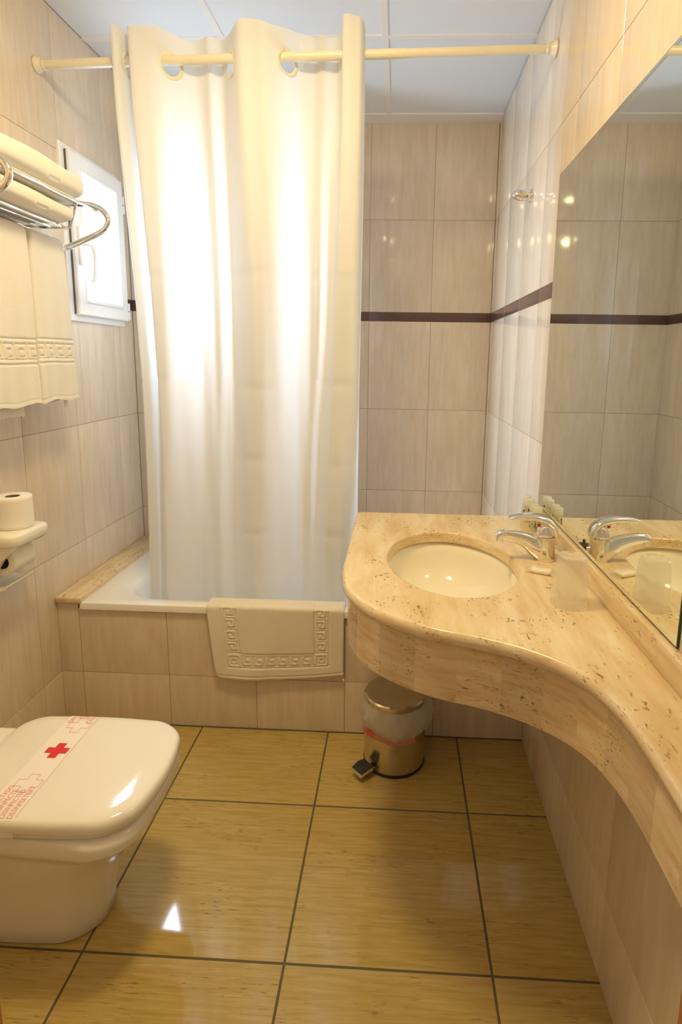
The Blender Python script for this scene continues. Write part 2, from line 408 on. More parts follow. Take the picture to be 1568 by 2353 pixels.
# ------------------------------------------------------------------ bathtub
t = thing('bathtub', ((-1.16+XR)/2, (YT+YJ)/2, 0), 'white enamel bathtub behind the shower curtain, rim over a tiled front', 'bathtub')
TX0, TX1, TY0, TY1, TZ = -1.168, XR-.002, YT-.012, YJ-.002, .4935
cx, cyy = (TX0+TX1)/2, (TY0+TY1)/2; hx_, hy_ = (TX1-TX0)/2, (TY1-TY0)/2
def ring(dx, dy, r, z, sx=0): return [(a+sx, b, z) for a, b in rrect(cx, cyy, hx_-dx, hy_-dy, r, 10)]
rings = [ring(.03, .03, .012, TZ-.024), ring(0, 0, .012, TZ-.026), ring(0, 0, .014, TZ-.007), ring(.002, .002, .014, TZ-.002), ring(.007, .007, .013, TZ),
         ring(.10, .052, .15, TZ-.001, .02), ring(.108, .060, .15, TZ-.006, .02), ring(.118, .068, .15, TZ-.03, .02), ring(.15, .085, .14, .30, .02), ring(.19, .11, .13, .17, .02), ring(.24, .16, .12, .115, .02), ring(.33, .24, .1, .10, .02)]
build(MB().loft(rings, False, True), 'tub_shell', 'tub', t, smooth=40)
build(MB().lathe(.08, 2.34, [(.03, .101), (.03, .104), (.022, .106), (.02, .104)], 24), 'drain', 'chrome', t)
# stone ledge beside the tub
mb = MB(); mb.box(XL+.001, TX0-.004+.016, YT-.014, YJ, TZ-.008+.002, .512, .006, 3)
build(mb, 'stone_ledge', 'trav', None, (XL+.05, 2.34, .49), label='narrow travertine ledge between left wall and bathtub rim', cat='ledge')
# low shelf filling the recess behind the tub
build(MB().box(-.46, XR, YJ+.001, YB, 0, .47), 'trim_7', 'plaster', kind='structure')
build(MB().box(XL, TX0+.01, YT+.03, YJ, 0, .485), 'trim_8', 'plaster', kind='structure')

# ------------------------------------------------------------------ curtain rod
RZL, RZR = 2.366, 2.404
def rz(x): return RZL+(RZR-RZL)*(x-XL)/(XR-XL)
t = thing('curtain_rod', ((XL+XR)/2, ROD_Y, rz(0)), 'cream tension rod carrying the shower curtain, wall to wall', 'curtain rod')
def flange(x, s, z):
    return MB().lathe(ROD_Y, z, [(.026, x), (.027, x+s*.004), (.024, x+s*.010), (.0175, x+s*.020), (.0172, x+s*.030), (.0150, x+s*.032)], 32, axis='x')
build(flange(XL+.001, 1, rz(XL)), 'end_flange', 'cream', t); build(flange(XR-.001, -1, rz(XR)), 'end_flange', 'cream', t)
build(MB().tube([(XL+.02, ROD_Y, rz(XL+.02)), (.0, ROD_Y, rz(0))], .0152, 24), 'outer_tube', 'cream', t)
build(MB().tube([(-.01, ROD_Y, rz(-.01)), (XR-.02, ROD_Y, rz(XR-.02))], .0138, 24), 'inner_tube', 'cream', t)

# ------------------------------------------------------------------ shower curtain
t = thing('shower_curtain', (-.55, ROD_Y, .2), 'white shower curtain with eyelets hanging on the cream rod', 'shower curtain')
plan_top = [(-.985, .035), (-.980, .0), (-.970, -.048), (-.95, -.052), (-.934, -.02), (-.928, .035), (-.922, .035), (-.918, -.01), (-.912, -.05), (-.895, -.056), (-.85, -.04), (-.79, .0), (-.745, .045), (-.70, .05), (-.672, .038), (-.645, .052), (-.62, .047), (-.588, .0), (-.555, -.045), (-.527, -.058), (-.49, -.052), (-.445, -.045), (-.395, 0.0), (-.355, .045), (-.315, .055), (-.285, .042), (-.25, .055), (-.224, .045), (-.212, .0), (-.207, -.045), (-.196, -.058), (-.165, -.06), (-.145, -.052), (-.137, -.02), (-.136, .035)]
plan_bot = [(-.965, .02), (-.967, .0), (-.965, -.022), (-.955, -.03), (-.942, -.015), (-.938, .01), (-.925, .012), (-.908, -.01), (-.89, -.03), (-.872, -.028), (-.84, -.012), (-.80, .008), (-.762, .03), (-.72, .036), (-.688, .022), (-.66, .03), (-.64, .036), (-.61, .01), (-.575, -.02), (-.527, -.032), (-.49, -.026), (-.45, -.02), (-.41, 0.0), (-.39, .03), (-.365, .04), (-.345, .03), (-.33, .045), (-.31, .04), (-.29, .01), (-.272, -.02), (-.24, -.03), (-.20, -.03), (-.175, -.026), (-.155, -.0), (-.15, .03)]
NC = 9
top = catmull([(x, y, 0) for x, y in plan_top], NC); key_b = [(-.968, .02), (-.958, -.027), (-.932, .012), (-.885, -.032), (-.765, .03), (-.690, .016), (-.612, .022), (-.527, -.036), (-.43, .004), (-.37, .04), (-.325, .04), (-.275, -.032), (-.156, -.032), (-.150, .03)]
def yb(x):
    for (a, b), (c, d) in zip(key_b, key_b[1:]):
        if a <= x <= c: return b+(d-b)*(x-a)/(c-a)
    return key_b[0][1] if x < 0 and x < key_b[0][0] else key_b[-1][1]
bot = catmull([(x, y, 0) for x, y in plan_bot], NC)
bot = [Vector((p.x, sum(yb(p.x+d)*w_ for d, w_ in ((-.004, .25), (0, .5), (.004, .25)))*.8+p.y*.2, 0)) for p in bot]
ZTOP = .085
zs = [ZTOP-.004*k for k in range(45)]; z = zs[-1]
while z > -2.15: z -= .018; zs.append(z)
creases = [1.68, 1.30, 1.02, .74]
def lerp_tab(tab, z_):
    for (a, b), (c, d) in zip(tab, tab[1:]):
        if z_ >= c: return b+(d-b)*(a-z_)/(a-c)
    return tab[-1][1]
def XRC(z_): return -.14
def WSC(z_): return lerp_tab(SCT, z_)
SCT = [(2.45, 1.0), (2.2, .995), (1.95, .98), (1.66, .965), (1.3, .96), (1.0, .965), (.49, .982), (.2, .99)]
P = []
for zi, dz in enumerate(zs):
    row = []
    f = min(1, max(0, (-dz)/2.1)); f = f*f*(3-2*f)*.9+.1*f
    for k, (a, b) in enumerate(zip(top, bot)):
        p = a.lerp(b, f); xw = XRC(rz(p.x)+dz); x = xw+(p.x-xw)*WSC(rz(p.x)+dz); p = Vector((x, p.y, 0)); zz = rz(x)+dz
        if dz > .05: zz -= .006*math.sin(x*40)
        y = ROD_Y+p.y
        for cz in creases:
            d = zz-(cz+.012*math.sin(x*9+cz*7)); y += .0045*math.exp(-(d/.010)**2)*(1+.5*math.sin(x*23+cz))-.002*math.exp(-((d-.022)/.012)**2)
        y += .004*math.sin(x*31+zz*2.1)*f+.0022*math.sin(x*90+zz*4)
        if x > -.2: y += (x+.2)*1.2*max(0, min(1, (1.25-zz)/.6))
        row.append((x, y, zz))
    P.append(row)
rings_at = [(i*NC) for i, (x, y) in enumerate(plan_top) if abs(y) < .0001 and i not in (1,)]
mb = MB(); h, w = len(P), len(P[0]); vs = [p for r in P for p in r]; fs = []
arc = [0]
for k in range(1, w): arc.append(arc[-1]+(top[k]-top[k-1]).length)
cent = [arc[i] for i in rings_at]+[arc[NC], arc[int(4.35*NC)], arc[int(6.75*NC)]]
for a in range(h-1):
    for i in range(w-1):
        s_ = (arc[i]+arc[i+1])/2; d_ = (zs[a]+zs[a+1])/2
        if any((s_-c)**2+(d_+.0165)**2 < .0345**2 for c in cent): continue
        fs.append((a*w+i, a*w+i+1, (a+1)*w+i+1, (a+1)*w+i))
mb.add(vs, fs); used = sorted({i for f in fs for i in f}); remap = {o: n for n, o in enumerate(used)}
mb.v = [vs[i] for i in used]; mb.f = [tuple(remap[i] for i in f) for f in fs]
cur = build(mb, 'fabric', 'curtain', t, smooth=60)
for c in cent:
    k = min(range(w), key=lambda q: abs(arc[q]-c)); k = min(max(k, 1), w-2)
    tg = (top[k+1]-top[k-1]).normalized(); ctr = Vector((top[k].x, ROD_Y+top[k].y, rz(top[k].x)))
    path = [ctr+tg*(.0375*math.cos(q))+Vector((0, 0, 1))*(.0375*math.sin(q)-.0165) for q in [2*PI*j/32 for j in range(33)]]
    build(MB().tube(path, [(.0062, .0016)]*33, 10, cap=False, up=(tg.x, tg.y, 0)), 'eyelet', 'cream', t)

# ------------------------------------------------------------------ wash counter (travertine slab + curved apron + splashback)
t = thing('washbasin_counter', (.2, 1.4, .70), 'curved travertine counter with a bullnose edge along the right wall', 'counter')
edge_pts = [(-.139, 1.97), (-.1385, 1.75), (-.138, 1.55), (-.137, 1.45), (-.131, 1.372), (-.116, 1.30), (-.073, 1.213), (-.003, 1.143), (.085, 1.091), (.17, 1.062), (.247, 1.024), (.305, .977), (.340, .925), (.359, .862), (.367, .79), (.368, .71), (.367, .62), (.367, YF+.014)]
edge = [Vector((p.x, p.y, 0)) for p in catmull([(a, b, 0) for a, b in edge_pts], 6)]
def norms(path):
    out = []
    for i in range(len(path)):
        d = (path[min(i+1, len(path)-1)]-path[max(i-1, 0)]).normalized(); out.append(Vector((-d.y, d.x, 0)))  # left of travel = towards inside
    return out
EN = norms(edge)
# travelling from back to front along the left edge: inside (room right side) is to the left (+x)
BC = (.155, 1.512); BA, BB_ = .173, .252
NE = 72
def ell(a, b, z, n=NE): return [(BC[0]+a*math.cos(2*PI*i/n)-.012*math.sin(2*PI*i/n), BC[1]+b*math.sin(2*PI*i/n), z) for i in range(n)]
ZTP, ZBT = .860, .828
prof = [(0.013, ZTP), (.009, ZTP-.0008), (.005, ZTP-.003), (.0015, ZTP-.009), (0, ZTP-.016), (.0015, ZTP-.023), (.005, ZTP-.029), (.013, ZBT)]
XW = XR-.0005
bm = bmesh.new()
def top_face(zz, inset, hole):
    outer = [edge[i]+EN[i]*inset for i in range(len(edge))]
    outer[0].y = 1.985-.004 if inset > .006 else 1.985; 
    pts = [(p.x, p.y, zz) for p in outer]+[(XW, YF+.014, zz), (XW, 1.981, zz)]
    return pts, hole
def ngon_with_hole(mb, pts, hole, up=True, mi=0):
    b = bmesh.new(); ov = [b.verts.new(p) for p in pts]; hv = [b.verts.new(p) for p in hole]
    es = [b.edges.new((ov[i], ov[(i+1) % len(ov)])) for i in range(len(ov))]+[b.edges.new((hv[i], hv[(i+1) % len(hv)])) for i in range(len(hv))]
    bmesh.ops.triangle_fill(b, use_beauty=True, use_dissolve=False, edges=es)
    b.verts.index_update(); mb.add([v.co[:] for v in b.verts], [[v.index for v in f.verts] for f in b.faces], mi); b.free()
mb = MB()
pts, _ = top_face(ZTP, .013, None)
ngon_with_hole(mb, pts, ell(BA+.007, BB_+.007, ZTP))
ptsb, _ = top_face(ZBT, .013, None)
ngon_with_hole(mb, ptsb, ell(BA, BB_, ZBT))
mb.loft([ell(BA+.007, BB_+.007, ZTP), ell(BA+.0035, BB_+.0035, ZTP-.001), ell(BA+.001, BB_+.001, ZTP-.004), ell(BA, BB_, ZTP-.009), ell(BA, BB_, ZBT)], False, False)
rings = []
for ins, zz in prof:
    pp, _ = top_face(zz, ins, None); rings.append([p for p in pp[:-2]])
mb.loft(rings, False, False, closed=False)
mb.add([pts[0], pts[-1], ptsb[-1], ptsb[0]], [(0, 1, 2, 3)])
bmm = build(mb, 'counter_slab', 'trav', t, smooth=50)
# apron in vertical stone segments
mb = MB(); A = [edge[i]+EN[i]*.016 for i in range(len(edge))]; B_ = [edge[i]+EN[i]*.034 for i in range(len(edge))]
A[0].y = B_[0].y = 1.962
seg = 6; k = 0
while k < len(A)-1:
    e = min(k+seg if k > 22 else k+11, len(A)-1); tone = (random.random(), random.random(), random.random())
    mb.loft([[(p.x, p.y, .700) for p in A[k:e+1]]+[(p.x, p.y, .700) for p in B_[k:e+1][::-1]], [(p.x, p.y, ZBT+.001) for p in A[k:e+1]]+[(p.x, p.y, ZBT+.001) for p in B_[k:e+1][::-1]]], True, True, True, 0, tone)
    k = e
build(mb, 'apron', 'trav_seg', t, smooth=40)
build(MB().box(.471, XR-.0005, YF+.016, 1.976, ZTP, .9145, .0025, 2), 'splashback', 'trav', t)
# basin under the oval opening
t = thing('basin', (BC[0], BC[1], .70), 'oval cream undermount basin set in the travertine counter', 'basin')
prof = [(1.10, ZBT-.001), (1.10, ZBT-.006), (1.035, ZBT-.006), (1.0, ZBT-.012), (.975, ZBT-.04), (.93, ZBT-.075), (.83, ZBT-.11), (.66, ZBT-.133), (.42, ZBT-.145), (.16, ZBT-.149), (.10, ZBT-.150)]
prof[0] = (1.012, ZBT-.0005); prof[1] = (1.008, ZBT-.002)
inner = [ell(BA*s_+.004*(s_ > .9), BB_*s_+.004*(s_ > .9), z_) for s_, z_ in prof[2:]]
outer = [ell(BA*s_+.014, BB_*s_+.014, z_-.010) for s_, z_ in prof[2:]][::-1]
outer[0] = [(x, y, z_) for x, y, z_ in outer[0]]
mb = MB().loft([ell(BA+.02, BB_+.02, ZBT-.0005)]+inner, False, True); mb.loft([ell(BA+.02, BB_+.02, ZBT-.0005)]+outer[::-1], False, True)
build(mb, 'bowl', 'basin', t, smooth=60)
build(MB().lathe(BC[0], BC[1], [(.024, ZBT-.150), (.024, ZBT-.146), (.020, ZBT-.145), (.018, ZBT-.149)], 24), 'drain_ring', 'chrome', t)

# ------------------------------------------------------------------ mirror
t = thing('wall_mirror', (XR, 1.43, .917), 'large frameless wall mirror standing on the travertine splashback', 'mirror')
build(MB().box(XM, XR-.0005, .937, 1.931, .917, 1.970), 'glass_sheet', 'glass_edge', t, smooth=0)
build(MB().box(XM-.0004, XM+.0001, .9385, 1.9295, .9185, 1.9685), 'mirror_face', 'mirror', t, smooth=0)

# ------------------------------------------------------------------ faucet
FX, FY = .415, 1.535
t = thing('basin_mixer_tap', (FX, FY, ZTP), 'chrome single-lever mixer tap behind the oval basin', 'tap')
mb = MB()
def oval(cx_, cy2, rx, ry, z, n=32, tilt=0): return [(cx_+rx*math.cos(2*PI*i/n), cy2+ry*math.sin(2*PI*i/n), z+tilt*math.cos(2*PI*i/n)*rx) for i in range(n)]
mb.loft([oval(FX, FY, .0255, .0255, ZTP), oval(FX, FY, .0268, .0265, ZTP+.002), oval(FX-.0005, FY, .0262, .0262, ZTP+.006), oval(FX-.0015, FY, .0262, .026, ZTP+.02), oval(FX-.003, FY, .0278, .0255, ZTP+.045), oval(FX-.0035, FY, .028, .0252, ZTP+.062), oval(FX-.0035, FY, .0276, .025, ZTP+.066), oval(FX-.0035, FY, .0225, .0205, ZTP+.0665)])
body = build(mb, 'body', 'chrome', t, smooth=40)
P = catmull([(FX-.005, FY, ZTP+.026), (FX-.030, FY, ZTP+.040), (FX-.050, FY-.001, ZTP+.052), (FX-.085, FY-.002, ZTP+.064), (FX-.115, FY-.003, ZTP+.069), (FX-.129, FY-.003, ZTP+.067), (FX-.134, FY-.003, ZTP+.062)], 6)
nP = len(P); rr = []
for i in range(nP):
    q = i/(nP-1); r_ = .024*(1-q)**1.9+.0108; r_ = r_ if q < .86 else (.0112 if q < .97 else .008)
    rr.append((r_*1.02, max(.0118, r_*.66) if q < .95 else .0095))
build(MB().tube(P, rr, 20), 'spout', 'chrome', t, smooth=60)
build(MB().lathe(FX-.127, FY-.003, [(.0098, ZTP+.050), (.0105, ZTP+.052), (.0105, ZTP+.066)], 24), 'aerator', 'chrome', t)
build(MB().loft([oval(FX-.004, FY, .0228, .0212, ZTP+.0668), oval(FX-.004, FY, .0245, .0225, ZTP+.070), oval(FX-.004, FY, .0245, .0222, ZTP+.076), oval(FX-.004, FY, .0215, .0195, ZTP+.090), oval(FX-.003, FY, .014, .013, ZTP+.102), oval(FX, FY, .004, .004, ZTP+.106)]), 'cartridge_cover', 'chrome', t, smooth=50)
P = catmull([(FX+.021, FY, ZTP+.066), (FX+.0215, FY, ZTP+.080), (FX+.014, FY, ZTP+.098), (FX-.004, FY, ZTP+.112), (FX-.03, FY-.001, ZTP+.1195), (FX-.06, FY-.002, ZTP+.1215), (FX-.085, FY-.003, ZTP+.1195), (FX-.100, FY-.003, ZTP+.1175), (FX-.106, FY-.003, ZTP+.1165)], 6)
nP = len(P); rr = []
for i in range(nP):
    q = i/(nP-1); wd = .0235 if q < .3 else .0235-.012*((q-.3)/.7)
    th = .005+.0060*math.sin(PI*min(1, q*1.15))
    if q > .93: wd *= max(.25, (1-q)/.07); th *= max(.3, (1-q)/.07)
    rr.append((th, wd))
lev = build(MB().tube(P, rr, 20, up=(1, 0, 0)), 'lever', 'chrome', t, smooth=60)
build(MB().lathe(FY-.001, ZTP+.098, [(.0035, FX-.0265), (.0035, FX-.0195)], 14, axis='x'), 'temperature_dot', 'red', t, label='small red temperature mark')
build(MB().tube([(FX+.020, FY, ZTP+.036), (FX+.031, FY, ZTP+.036)], [(.003, .003), (.0045, .0045)], 12), 'pull_knob', 'chrome', t)
# dark stopper lying behind the tap
t = thing('drain_stopper', (.419, 1.64, ZTP), 'small dark drain stopper lying behind the tap, seen in the mirror', 'stopper')
build(MB().lathe(.419, 1.64, [(.010, ZTP), (.011, ZTP+.006), (.019, ZTP+.010), (.020, ZTP+.013), (.017, ZTP+.015), (.004, ZTP+.017)], 28), 'stopper_disc', 'stopper', t)
build(MB().lathe(.419, 1.64, [(.002, ZTP+.016), (.0022, ZTP+.020), (.0045, ZTP+.023), (.0045, ZTP+.026), (.002, ZTP+.029)], 16), 'stopper_knob', 'stopper', t)

# ------------------------------------------------------------------ plastic cup upside down
UX, UY = .396, 1.240
t = thing('plastic_cup', (UX, UY, ZTP), 'clear plastic cup turned upside down on the counter before the mirror', 'cup')
jt = lambda a, h: .012*math.sin(5*a+h*300)*(h > ZTP+.09)
build(MB().lathe(UX, UY, [(.0395, ZTP+.018), (.0385, ZTP+.022), (.0370, ZTP+.05), (.0345, ZTP+.085), (.0315, ZTP+.108), (.029, ZTP+.115), (.027, ZTP+.116), (.0255, ZTP+.1125), (.002, ZTP+.1115)], 48, jit=jt, cap0=False), 'cup_wall', 'cup', t, smooth=60)
build(MB().lathe(UX, UY, [(.041, ZTP+.0005), (.0415, ZTP+.003), (.0402, ZTP+.016), (.0405, ZTP+.019), (.0393, ZTP+.021)], 48, cap0=False, cap1=False), 'cup_rim', 'cupr', t, smooth=60)
P = []
for i in range(13):
    row = []
    for j in range(13):
        a, b_ = (i-6)/6, (j-6)/6; rr_ = min(1, max(abs(a), abs(b_)))
        row.append((UX+a*.026, UY+b_*.026, ZTP+.1165+.004*math.sin(5*a+2*b_)*math.cos(4*b_-a)*(1-rr_*.6)-.004*rr_**3))
    P.append(row)
build(MB().grid(P), 'wrapper_film', 'cupr', t, label='crinkled clear film over the cup base', smooth=15)

# ------------------------------------------------------------------ wrapped soap
SX, SY = .380, 1.432
t = thing('wrapped_soap', (SX, SY, ZTP), 'small guest soap in a clear wrapper between tap and cup', 'soap')
ca, sa = math.cos(-.42), math.sin(-.42)
def sxy(u, v): return (SX+u*ca-v*sa, SY+u*sa+v*ca)
rings = []
for (sx_, z_) in ((.86, .0006), (1.0, .004), (1.0, .009), (.8, .0125)):
    rings.append([(*sxy(a, b_), ZTP+z_) for a, b_ in rrect(0, 0, .024*sx_, .017*sx_, .007*sx_, 5)])
bar = build(MB().loft(rings), 'soap_bar', 'soap', t, smooth=50)
rings = []
for i in range(9):
    u = -.038+.076*i/8; q = abs(u)/.038; hw = .0195 if q < .75 else .0195+.002*(q-.75)*4; hz = .0065*(1-q**6)+.0006
    rings.append([(*sxy(u, hw*math.cos(2*PI*k/16)), ZTP+.0072*(1-q**4)+.0012+hz*math.sin(2*PI*k/16)*(.9 if math.sin(2*PI*k/16) > 0 else .9)) for k in range(16)])
build(MB().loft(rings), 'wrapper', 'wrap', t, smooth=40)
mb = MB(); zt = ZTP+.0152
for (a0, a1, b0, b1) in ((-.013, .013, -.0085, -.0078), (-.013, .013, .0078, .0085), (-.013, -.0123, -.0085, .0085), (.0123, .013, -.0085, .0085), (-.007, .007, .002, .0033), (-.005, .005, -.0025, -.0014)):
    mb.add([(*sxy(a0, b0), zt), (*sxy(a1, b0), zt), (*sxy(a1, b1), zt), (*sxy(a0, b1), zt)], [(0, 1, 2, 3)])
build(mb, 'printed_mark', 'ink', t, label='thin grey rectangle printed on the wrapper')

# ------------------------------------------------------------------ four toiletry bottles
bl = ['small leaf-printed toiletry bottle farthest back in the corner beside the mirror', 'second small leaf-printed toiletry bottle from the back corner', 'third small leaf-printed toiletry bottle from the back corner, just behind the tap lever', 'small leaf-printed toiletry bottle nearest the tap']
for i, (bx, by) in enumerate([(.4505, 1.949), (.4525, 1.909), (.452, 1.838), (.4535, 1.799)]):
    t = thing('toiletry_bottle', (bx, by, ZTP), bl[i], 'bottle', 'leaf-printed toiletry bottles by the mirror')
    rb = .0150
    bd = build(MB().lathe(bx, by, [(rb-.001, ZTP+.0005), (rb, ZTP+.002), (rb, ZTP+.054), (rb-.002, ZTP+.0565), (.010, ZTP+.058)], 28), 'bottle_body', 'bottle', t, smooth=50)
    build(MB().lathe(bx, by, [(rb-.0005, ZTP+.058), (rb, ZTP+.0595), (rb-.0002, ZTP+.079), (rb-.002, ZTP+.081), (.004, ZTP+.0812)], 28), 'bottle_cap', 'cap', t, smooth=50, label='frosted white cap')
    mb = MB(); random.seed(3+i)
    for k in range(26):
        a = random.uniform(0, 2*PI); zz = ZTP+random.uniform(.008, .05); L_ = random.uniform(.003, .006); wd = random.uniform(.12, .22); R_ = rb+.0003
        pts4 = []
        for (da, dz) in ((0, -L_), (wd, -.1*L_), (wd*.6, L_*.7), (-.1*wd, L_), (-wd, .2*L_), (-wd*.7, -.6*L_)):
            pts4.append((bx+R_*math.cos(a+da), by+R_*math.sin(a+da), zz+dz))
        mb.add(pts4, [tuple(range(6))], 0 if random.random() < .72 else 1)
    build(mb, 'leaf_pattern', ['leaf', 'leaf2'], bd, smooth=0, label='green leaf print')
random.seed(11)

# ------------------------------------------------------------------ shower head holder on the right wall
HY, HZ = 2.343, 2.019
t = thing('shower_holder', (XR, HY, HZ), 'small chrome shower bracket on the right wall below the rod', 'bracket')
build(MB().lathe(HY, HZ, [(.0245, XR-.001), (.025, XR-.004), (.0235, XR-.008)], 32, axis='x'), 'rosette', 'chrome', t)
P = [(XR-.006, HY, HZ), (XR-.04, HY+.0, HZ+.001), (XR-.052, HY, HZ+.001), (XR-.062, HY, HZ-.001), (XR-.068, HY, HZ-.006), (XR-.071, HY, HZ-.010)]
build(MB().tube(P, [.0225, .0205, .0195, .017, .0115, .004], 28), 'socket', 'chrome', t, smooth=60)

# ------------------------------------------------------------------ towel rack on the left wall
RX = XL
t = thing('towel_rack', (RX, 1.77, 1.75), 'chrome hotel towel rack on the left wall, in front of the window', 'towel rack')
def cframe(y, end_in):
    pts = [(XL+.002, y, 1.898), (-1.16, y, 1.902), (-1.10, y, 1.902), (-1.055, y, 1.897), (-1.018, y, 1.881), (-1.000, y, 1.852), (-1.013, y, 1.822), (-1.045, y, 1.803), (-1.085, y, 1.786), (-1.125, y, 1.769), (-1.150, y-.004*end_in, 1.760), (-1.157, y-.016*end_in, 1.757), (-1.158, y-.04*end_in, 1.757)]
    return MB().tube(catmull(pts, 6), .0098, 18)
build(cframe(2.02, 1), 'end_loop', 'chrome', t); build(cframe(1.515, -1), 'end_loop', 'chrome', t)
build(MB().tube([(-1.158, 1.545, 1.757), (-1.158, 1.99, 1.757)], .0098, 18), 'hanging_bar', 'chrome', t)
build(MB().box(-1.036, -1.031, 1.522, 2.012, 1.872, 1.880, .0015, 1), 'front_rail', 'chrome', t)
for x in (-1.205, -1.165, -1.125, -1.085):
    build(MB().tube([(x, 1.515, 1.800), (x, 1.90, 1.800)], .0045, 10), 'shelf_rod', 'chrome', t)
for y in (1.53, 1.89):
    build(MB().tube([(XL+.004, y, 1.806), (-1.08, y, 1.795), (-1.06, y, 1.80), (-1.036, y, 1.872)], .0045, 10), 'shelf_bracket', 'chrome', t)
for y in (1.56, 1.80):
    build(MB().box(XL+.001, XL+.014, y-.012, y+.012, 1.73, 1.91, .003), 'wall_post', 'chrome', t)

# Greek key relief ------------------------------------------------------
KEY = [((.06, .08), (.06, .92)), ((.06, .92), (.88, .92)), ((.88, .92), (.88, .22)), ((.88, .22), (.36, .22)), ((.36, .22), (.36, .62)), ((.36, .62), (.62, .62)), ((.06, .08), (1.06, .08))]
def key_groove(u, v, c, w):
    """u along the band, v across in 0..c ; returns groove amount 0..1 (numpy)"""
    uu = (u % c)/c; vv = v/c; d = np.full(u.shape, 9.)
    for off in (0, 1, -1):
        for (a, b) in KEY:
            ax, ay = a; bx, by = b; dx, dy = bx-ax, by-ay; L2 = dx*dx+dy*dy
            px, py = uu-off-ax, vv-ay; tt = np.clip((px*dx+py*dy)/L2, 0, 1); d = np.minimum(d, np.hypot(px-tt*dx, py-tt*dy))
    g = np.exp(-(d*c/w)**2); return np.where((vv > -.15) & (vv < 1.15), g, 0)
def line_groove(v, v0, w): return np.exp(-((v-v0)/w)**2)

def hanging_towel(y0, y1, z0, z1, xf, seed, label, flare=0, tagy=None, layer=False, skew=0):
    rnd = random.Random(seed); T = .024; xc = xf-T
    t = thing('hand_towel', (xc, (y0+y1)/2, z0), label, 'towel', 'hand towels hanging on the rack bar')
    n_s = 150; n_r = 200; ph = rnd.uniform(0, 6)
    zz = np.linspace(z0, z1, n_r)
    # cross-section perimeter param: front face gets most samples
    front = np.linspace(0, 1, n_s)
    side = 10; back = 14
    verts = []
    for r_, z_ in enumerate(zz):
        q = (z1-z_)/(z1-z0); wy = flare*q
        ya, yb = y0-0*wy, y1+wy
        tz = T*math.sqrt(max(0.0004, 1-max(0, (z_-(z1-T))/T)**2)); hb = T*.75 if z_ > z0+.012 else T*.75*(.6+.4*(z_-z0)/.012)
        rad = .012; ring_ = []
        for s_ in front:
            y_ = ya+rad*.5+(yb-ya-rad)*s_
            e = min(s_, 1-s_)*(yb-ya); rd = 0 if e > rad else rad*(1-math.sqrt(max(0, 1-(1-e/rad)**2)))
            fold = .0035*math.sin(s_*7+ph)*q+.002*math.sin(s_*17+ph*2)*q+.0015*math.sin(s_*4-z_*13)
            ring_.append([xc+tz-rd+fold-.001, y_, z_])
        for k in range(1, back+1):
            s_ = 1-k/(back+1); y_ = ya+(yb-ya)*s_; ring_.append([xc-min(tz, hb), y_+(0 if 0 < s_ < 1 else 0), z_])
        verts.append(ring_)
    V = np.array(verts)
    FY_ = V[:, :n_s, 1]-y0; FZ_ = V[:, :n_s, 2]-z0
    g = key_groove(FY_+skew, FZ_-(.135), .054, .0032)*.0042+(line_groove(FZ_, .125, .0030)+line_groove(FZ_, .200, .0030))*.0040+line_groove(FZ_, .012, .002)*.0022
    V[:, :n_s, 0] -= g
    # bottom edge slightly wavy
    wv = .004*np.sin(V[:, :, 1]*40+seed)+ (V[:, :, 1]-y0)*.02
    V[:, :, 2] += wv*np.exp(-(V[:, :, 2]-z0)/.08)
    mb = MB().loft([[tuple(p) for p in ring_] for ring_ in V], True, True)
    build(mb, 'towel_cloth', 'towel', t, smooth=60)
    if tagy: build(MB().box(xc-.004, xc-.003, tagy, tagy+.022, z0-.028, z0+.03), 'hem_tag', 'towel', t, label='small cloth tag below the hem')
    if layer:
        P = [[(xc-.010+.003*math.sin(y_*60), y_, z_ + (0 if j < 5 else -.006*math.sin(y_*150)**2-.1*max(0, y_-(y1-.07)))) for y_ in np.linspace(y0, y1-.045, 20)] for j, z_ in enumerate(np.linspace(z0+.05, z0-.028, 6))]
        build(MB().grid(P), 'back_layer', 'towel', t, label='back layer hanging lower than the front')
    return t
hanging_towel(1.766, 1.962, 1.245, 1.776, -1.122, 3, 'cream hand towel hanging on the rack beside the window', flare=.026, tagy=1.93, skew=.012)
hanging_towel(1.545, 1.760, 1.240, 1.778, -1.116, 8, 'cream hand towel hanging at the photo\'s left edge, nearer the camera', flare=.008, layer=True)

